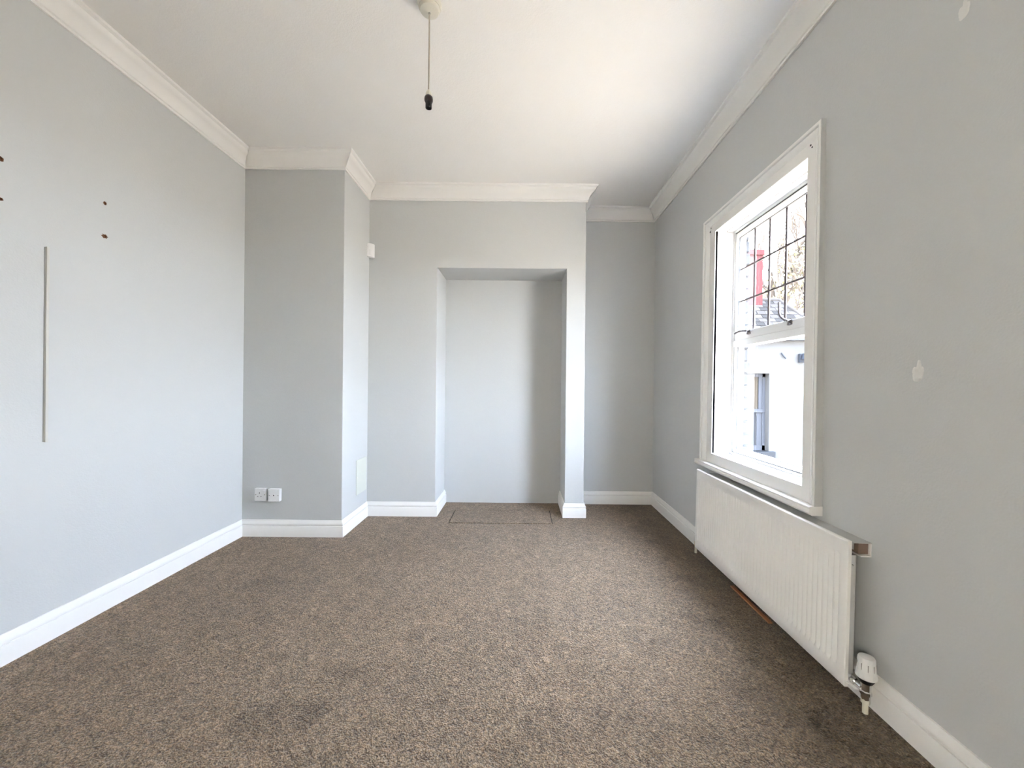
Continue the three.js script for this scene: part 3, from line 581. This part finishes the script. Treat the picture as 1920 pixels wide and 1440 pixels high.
// ------------------------------------------------------------------ outside
struct('patio', 'pale paved ground outside the house', box(-30, -1.4, -45, 45, -1.2, 30), M.paving);
{
  const ZE = -8, XC = 6.0, EV = 2.02;   // eaves line
  const t = thing('outbuilding', 'white rendered neighbouring building with tiled roof and sash window outside', 'building', [4, -1.2, ZE - 1.5]);
  const wx0 = 4.30, wx1 = 5.055, wy0 = -0.255, wy1 = 1.335;   // window recess
  const g = slab(rect(1.6, -1.2, XC - 0.05, EV), [rect(wx0, wy0, wx1, wy1)], 0.3); g.translate(0, 0, ZE - 0.3);
  put('wall', [boxUV(g), boxUV(box(XC - 0.35, -1.2, ZE - 3, XC - 0.05, EV, ZE - 0.3)), boxUV(box(1.6, -1.2, ZE - 3, 1.9, EV, ZE - 0.3)), boxUV(box(1.6, -1.2, ZE - 3.2, XC - 0.05, EV, ZE - 3))], M.render, t);
  const zf = ZE - 0.13;
  put('window_frame', [box(wx0, wy0, zf - 0.06, wx0 + 0.06, wy1, zf), box(wx1 - 0.06, wy0, zf - 0.06, wx1, wy1, zf), box(wx0, wy1 - 0.07, zf - 0.06, wx1, wy1, zf), box(wx0, wy0, zf - 0.06, wx1, wy0 + 0.10, zf), box(wx0, 0.53, zf - 0.06, wx1, 0.60, zf + 0.01), box(wx1 - 0.13, 0.58, zf - 0.05, wx1 - 0.06, wy1, zf - 0.012), box(wx1 - 0.16, wy0, zf - 0.06, wx1 - 0.06, 0.56, zf - 0.02)].map((b) => b), M.outFrame, t);
  put('pane', box(wx0 + 0.05, 0.58, zf - 0.05, wx1 - 0.1, wy1 - 0.05, zf - 0.04), M.blind, t, 'upper pane with a beige blind behind');
  put('pane', box(wx0 + 0.05, wy0 + 0.08, zf - 0.05, wx1 - 0.1, 0.56, zf - 0.04), M.outPane, t, 'lower pane of clear glass');
  put('sill', box(wx0 - 0.1, wy0 - 0.14, ZE - 0.1, wx1 + 0.11, wy0, ZE + 0.06, 0.01), M.outPane, t, 'grey stone sill');
  put('fascia', box(1.6, EV - 0.02, ZE - 0.02, XC + 0.1, EV + 0.12, ZE + 0.14, 0.01), M.outFrame, t);
  put('gutter_bracket', tube([[5.28, 1.76, ZE + 0.02], [5.31, 1.70, ZE + 0.03], [5.37, 1.64, ZE + 0.03]], 0.012, 10, 6), M.lampGrey, t);
  // roof: steep front slope, hipped at the right; each tile is a piece
  const run = 0.62, rise = 0.80, N = 9, roof = sub('roof', [4, EV, ZE], t, 'roof of plain grey-brown tiles');
  const e0 = [1.5, EV + 0.10, ZE + 0.15], e1 = [XC + 0.12, EV + 0.10, ZE + 0.15], r0 = [1.5, EV + 0.10 + rise, ZE + 0.15 - run], r1 = [XC + 0.12 - 0.60, EV + 0.10 + rise, ZE + 0.15 - run], b1 = [XC + 0.12, EV + 0.10, ZE - 3.2], b0 = [1.5, EV + 0.1, ZE - 3.2], rb1 = [XC - 0.5, EV + 0.1 + rise, ZE - 2.6], rb0 = [1.5, EV + 0.1 + rise, ZE - 2.6];
  const o = []; quad(o, e0, e1, r1, r0); quad(o, e1, b1, rb1, r1); quad(o, b1, b0, rb0, rb1); quad(o, r0, r1, rb1, rb0); quad(o, e0, b0, b1, e1); quad(o, e0, r0, rb0, b0);
  put('roof_deck', triMesh(o), M.tileC, roof);
  const slope = Math.atan2(rise, run), L = Math.hypot(rise, run), tg = [0, 1, 2].map((k) => new RoundedBoxGeometry(0.160 + 0.002 * k, 0.016, 0.135, 1, 0.004));
  let c = 0;
  for (let j = 0; j < N; j++) {
    const s = (j + 0.5) / N, y = e0[1] + rise * s, z = e0[2] - run * s, xe = e1[0] - 0.60 * s;
    for (let x = xe - 0.085; x > 4.3; x -= 0.168) {
      const k = (c * 7 + j * 3) % 3, tile = shade(new THREE.Mesh(tg[k], [M.tileA, M.tileB, M.tileC][(c * 5 + j) % 3])); tile.name = 'tile';
      tile.position.set(x + (j % 2 ? 0 : 0.0), y + 0.010 + 0.002 * k - EV, z + 0.010 - ZE).x -= 4; tile.rotation.x = slope - 0.08; roof.add(tile); c++;
    }
  }
  put('hip_tiles', tube([[e1[0], e1[1] + 0.03, e1[2] + 0.01], [(e1[0] + r1[0]) / 2, (e1[1] + r1[1]) / 2 + 0.03, (e1[2] + r1[2]) / 2], [r1[0], r1[1] + 0.03, r1[2]]], 0.035, 8, 8), M.tileB, roof);
  put('ridge_tiles', tube([[r1[0], r1[1] + 0.02, r1[2]], [3, r1[1] + 0.02, r1[2]], [1.5, r1[1] + 0.02, r1[2]]], 0.04, 8, 8), M.tileB, roof);
  const ch = sub('chimney', [4.9, 3, ZE - 0.7], t, 'red brick chimney');
  put('chimney_stack', [box(4.45, 2.6, ZE - 1.1, 5.12, 3.92, ZE - 0.35, 0.01)], M.redBrick, ch);
  put('chimney_cap', [box(4.40, 3.86, ZE - 1.15, 5.14, 3.98, ZE - 0.32, 0.015)], M.redBrick, ch);
}
{
  const x = 5.69, y = 1.66, z = -8 + 0.035, t = thing('outdoor_lamp', 'small dark bulkhead lamp high on the white wall outside', 'lamp', [x, y, z]);
  put('lamp_plate', box(x - 0.06, y - 0.10, z - 0.03, x + 0.06, y + 0.08, z + 0.03, 0.01), M.lampGrey, t);
  put('lamp_hood', cyl(x, y + 0.02, z + 0.09, 0.07, 0.04, 0.12, 14), M.lampGrey, t);
}
// tree beyond, nearly bare, a few yellow leaves
{
  const t = thing('tree', 'bare tree with sparse yellow autumn leaves beyond the tiled roof', 'tree', [9.4, -1.2, -14.5]);
  const limbs = [], tips = [];
  const grow = (p, d, len, r, level) => {
    const pts = [p.clone()]; let q = p.clone(), dir = d.clone();
    for (let i = 0; i < 4; i++) { dir.add(V(rnd() - 0.5, (rnd() - 0.4) * 0.6, rnd() - 0.5).multiplyScalar(level ? 0.55 : 0.12)).normalize(); q = q.clone().addScaledVector(dir, len / 4); pts.push(q); }
    limbs.push(new THREE.TubeGeometry(new THREE.CatmullRomCurve3(pts), 6, Math.max(r, 0.02), 5));
    if (level >= 2) tips.push(...pts.slice(1));
    if (level < 4) { const n = level === 0 ? 7 : 3 + (rnd() < 0.5 ? 1 : 0); for (let k = 0; k < n; k++) { const at = pts[Math.max(1, Math.min(4, level === 0 ? 2 + (k % 3) : 1 + Math.floor(rnd() * 4)))]; grow(at, dir.clone().add(V(rnd() - 0.5, rnd() * 0.7 - 0.15, rnd() - 0.5).multiplyScalar(2.1)).normalize(), len * (0.55 + 0.15 * rnd()), r * 0.5, level + 1); } }
  };
  grow(V(9.4, -1.2, -14.5), V(0, 1, 0), 4.6, 0.15, 0);
  put('branches', limbs, M.bark, t);
  const tri = [];
  for (const p of tips) if (p.y < 6.2 && rnd() < 0.5) for (let k = 0; k < 3; k++) {
    const c = p.clone().add(V(rnd() - 0.5, rnd() - 0.5, rnd() - 0.5).multiplyScalar(0.3)), a = V(rnd() - 0.5, rnd() - 0.5, rnd() - 0.5).normalize().multiplyScalar(0.07), b = V(rnd() - 0.5, rnd() - 0.5, rnd() - 0.5).cross(a).normalize().multiplyScalar(0.05);
    quad(tri, c.clone().sub(a).toArray(), c.clone().sub(b).toArray(), c.clone().add(a).toArray(), c.clone().add(b).toArray());
  }
  const leaves = put('leaves', triMesh(tri), M.leaf, t); leaves.userData.kind = 'stuff';
}

renderer.render(scene, camera);
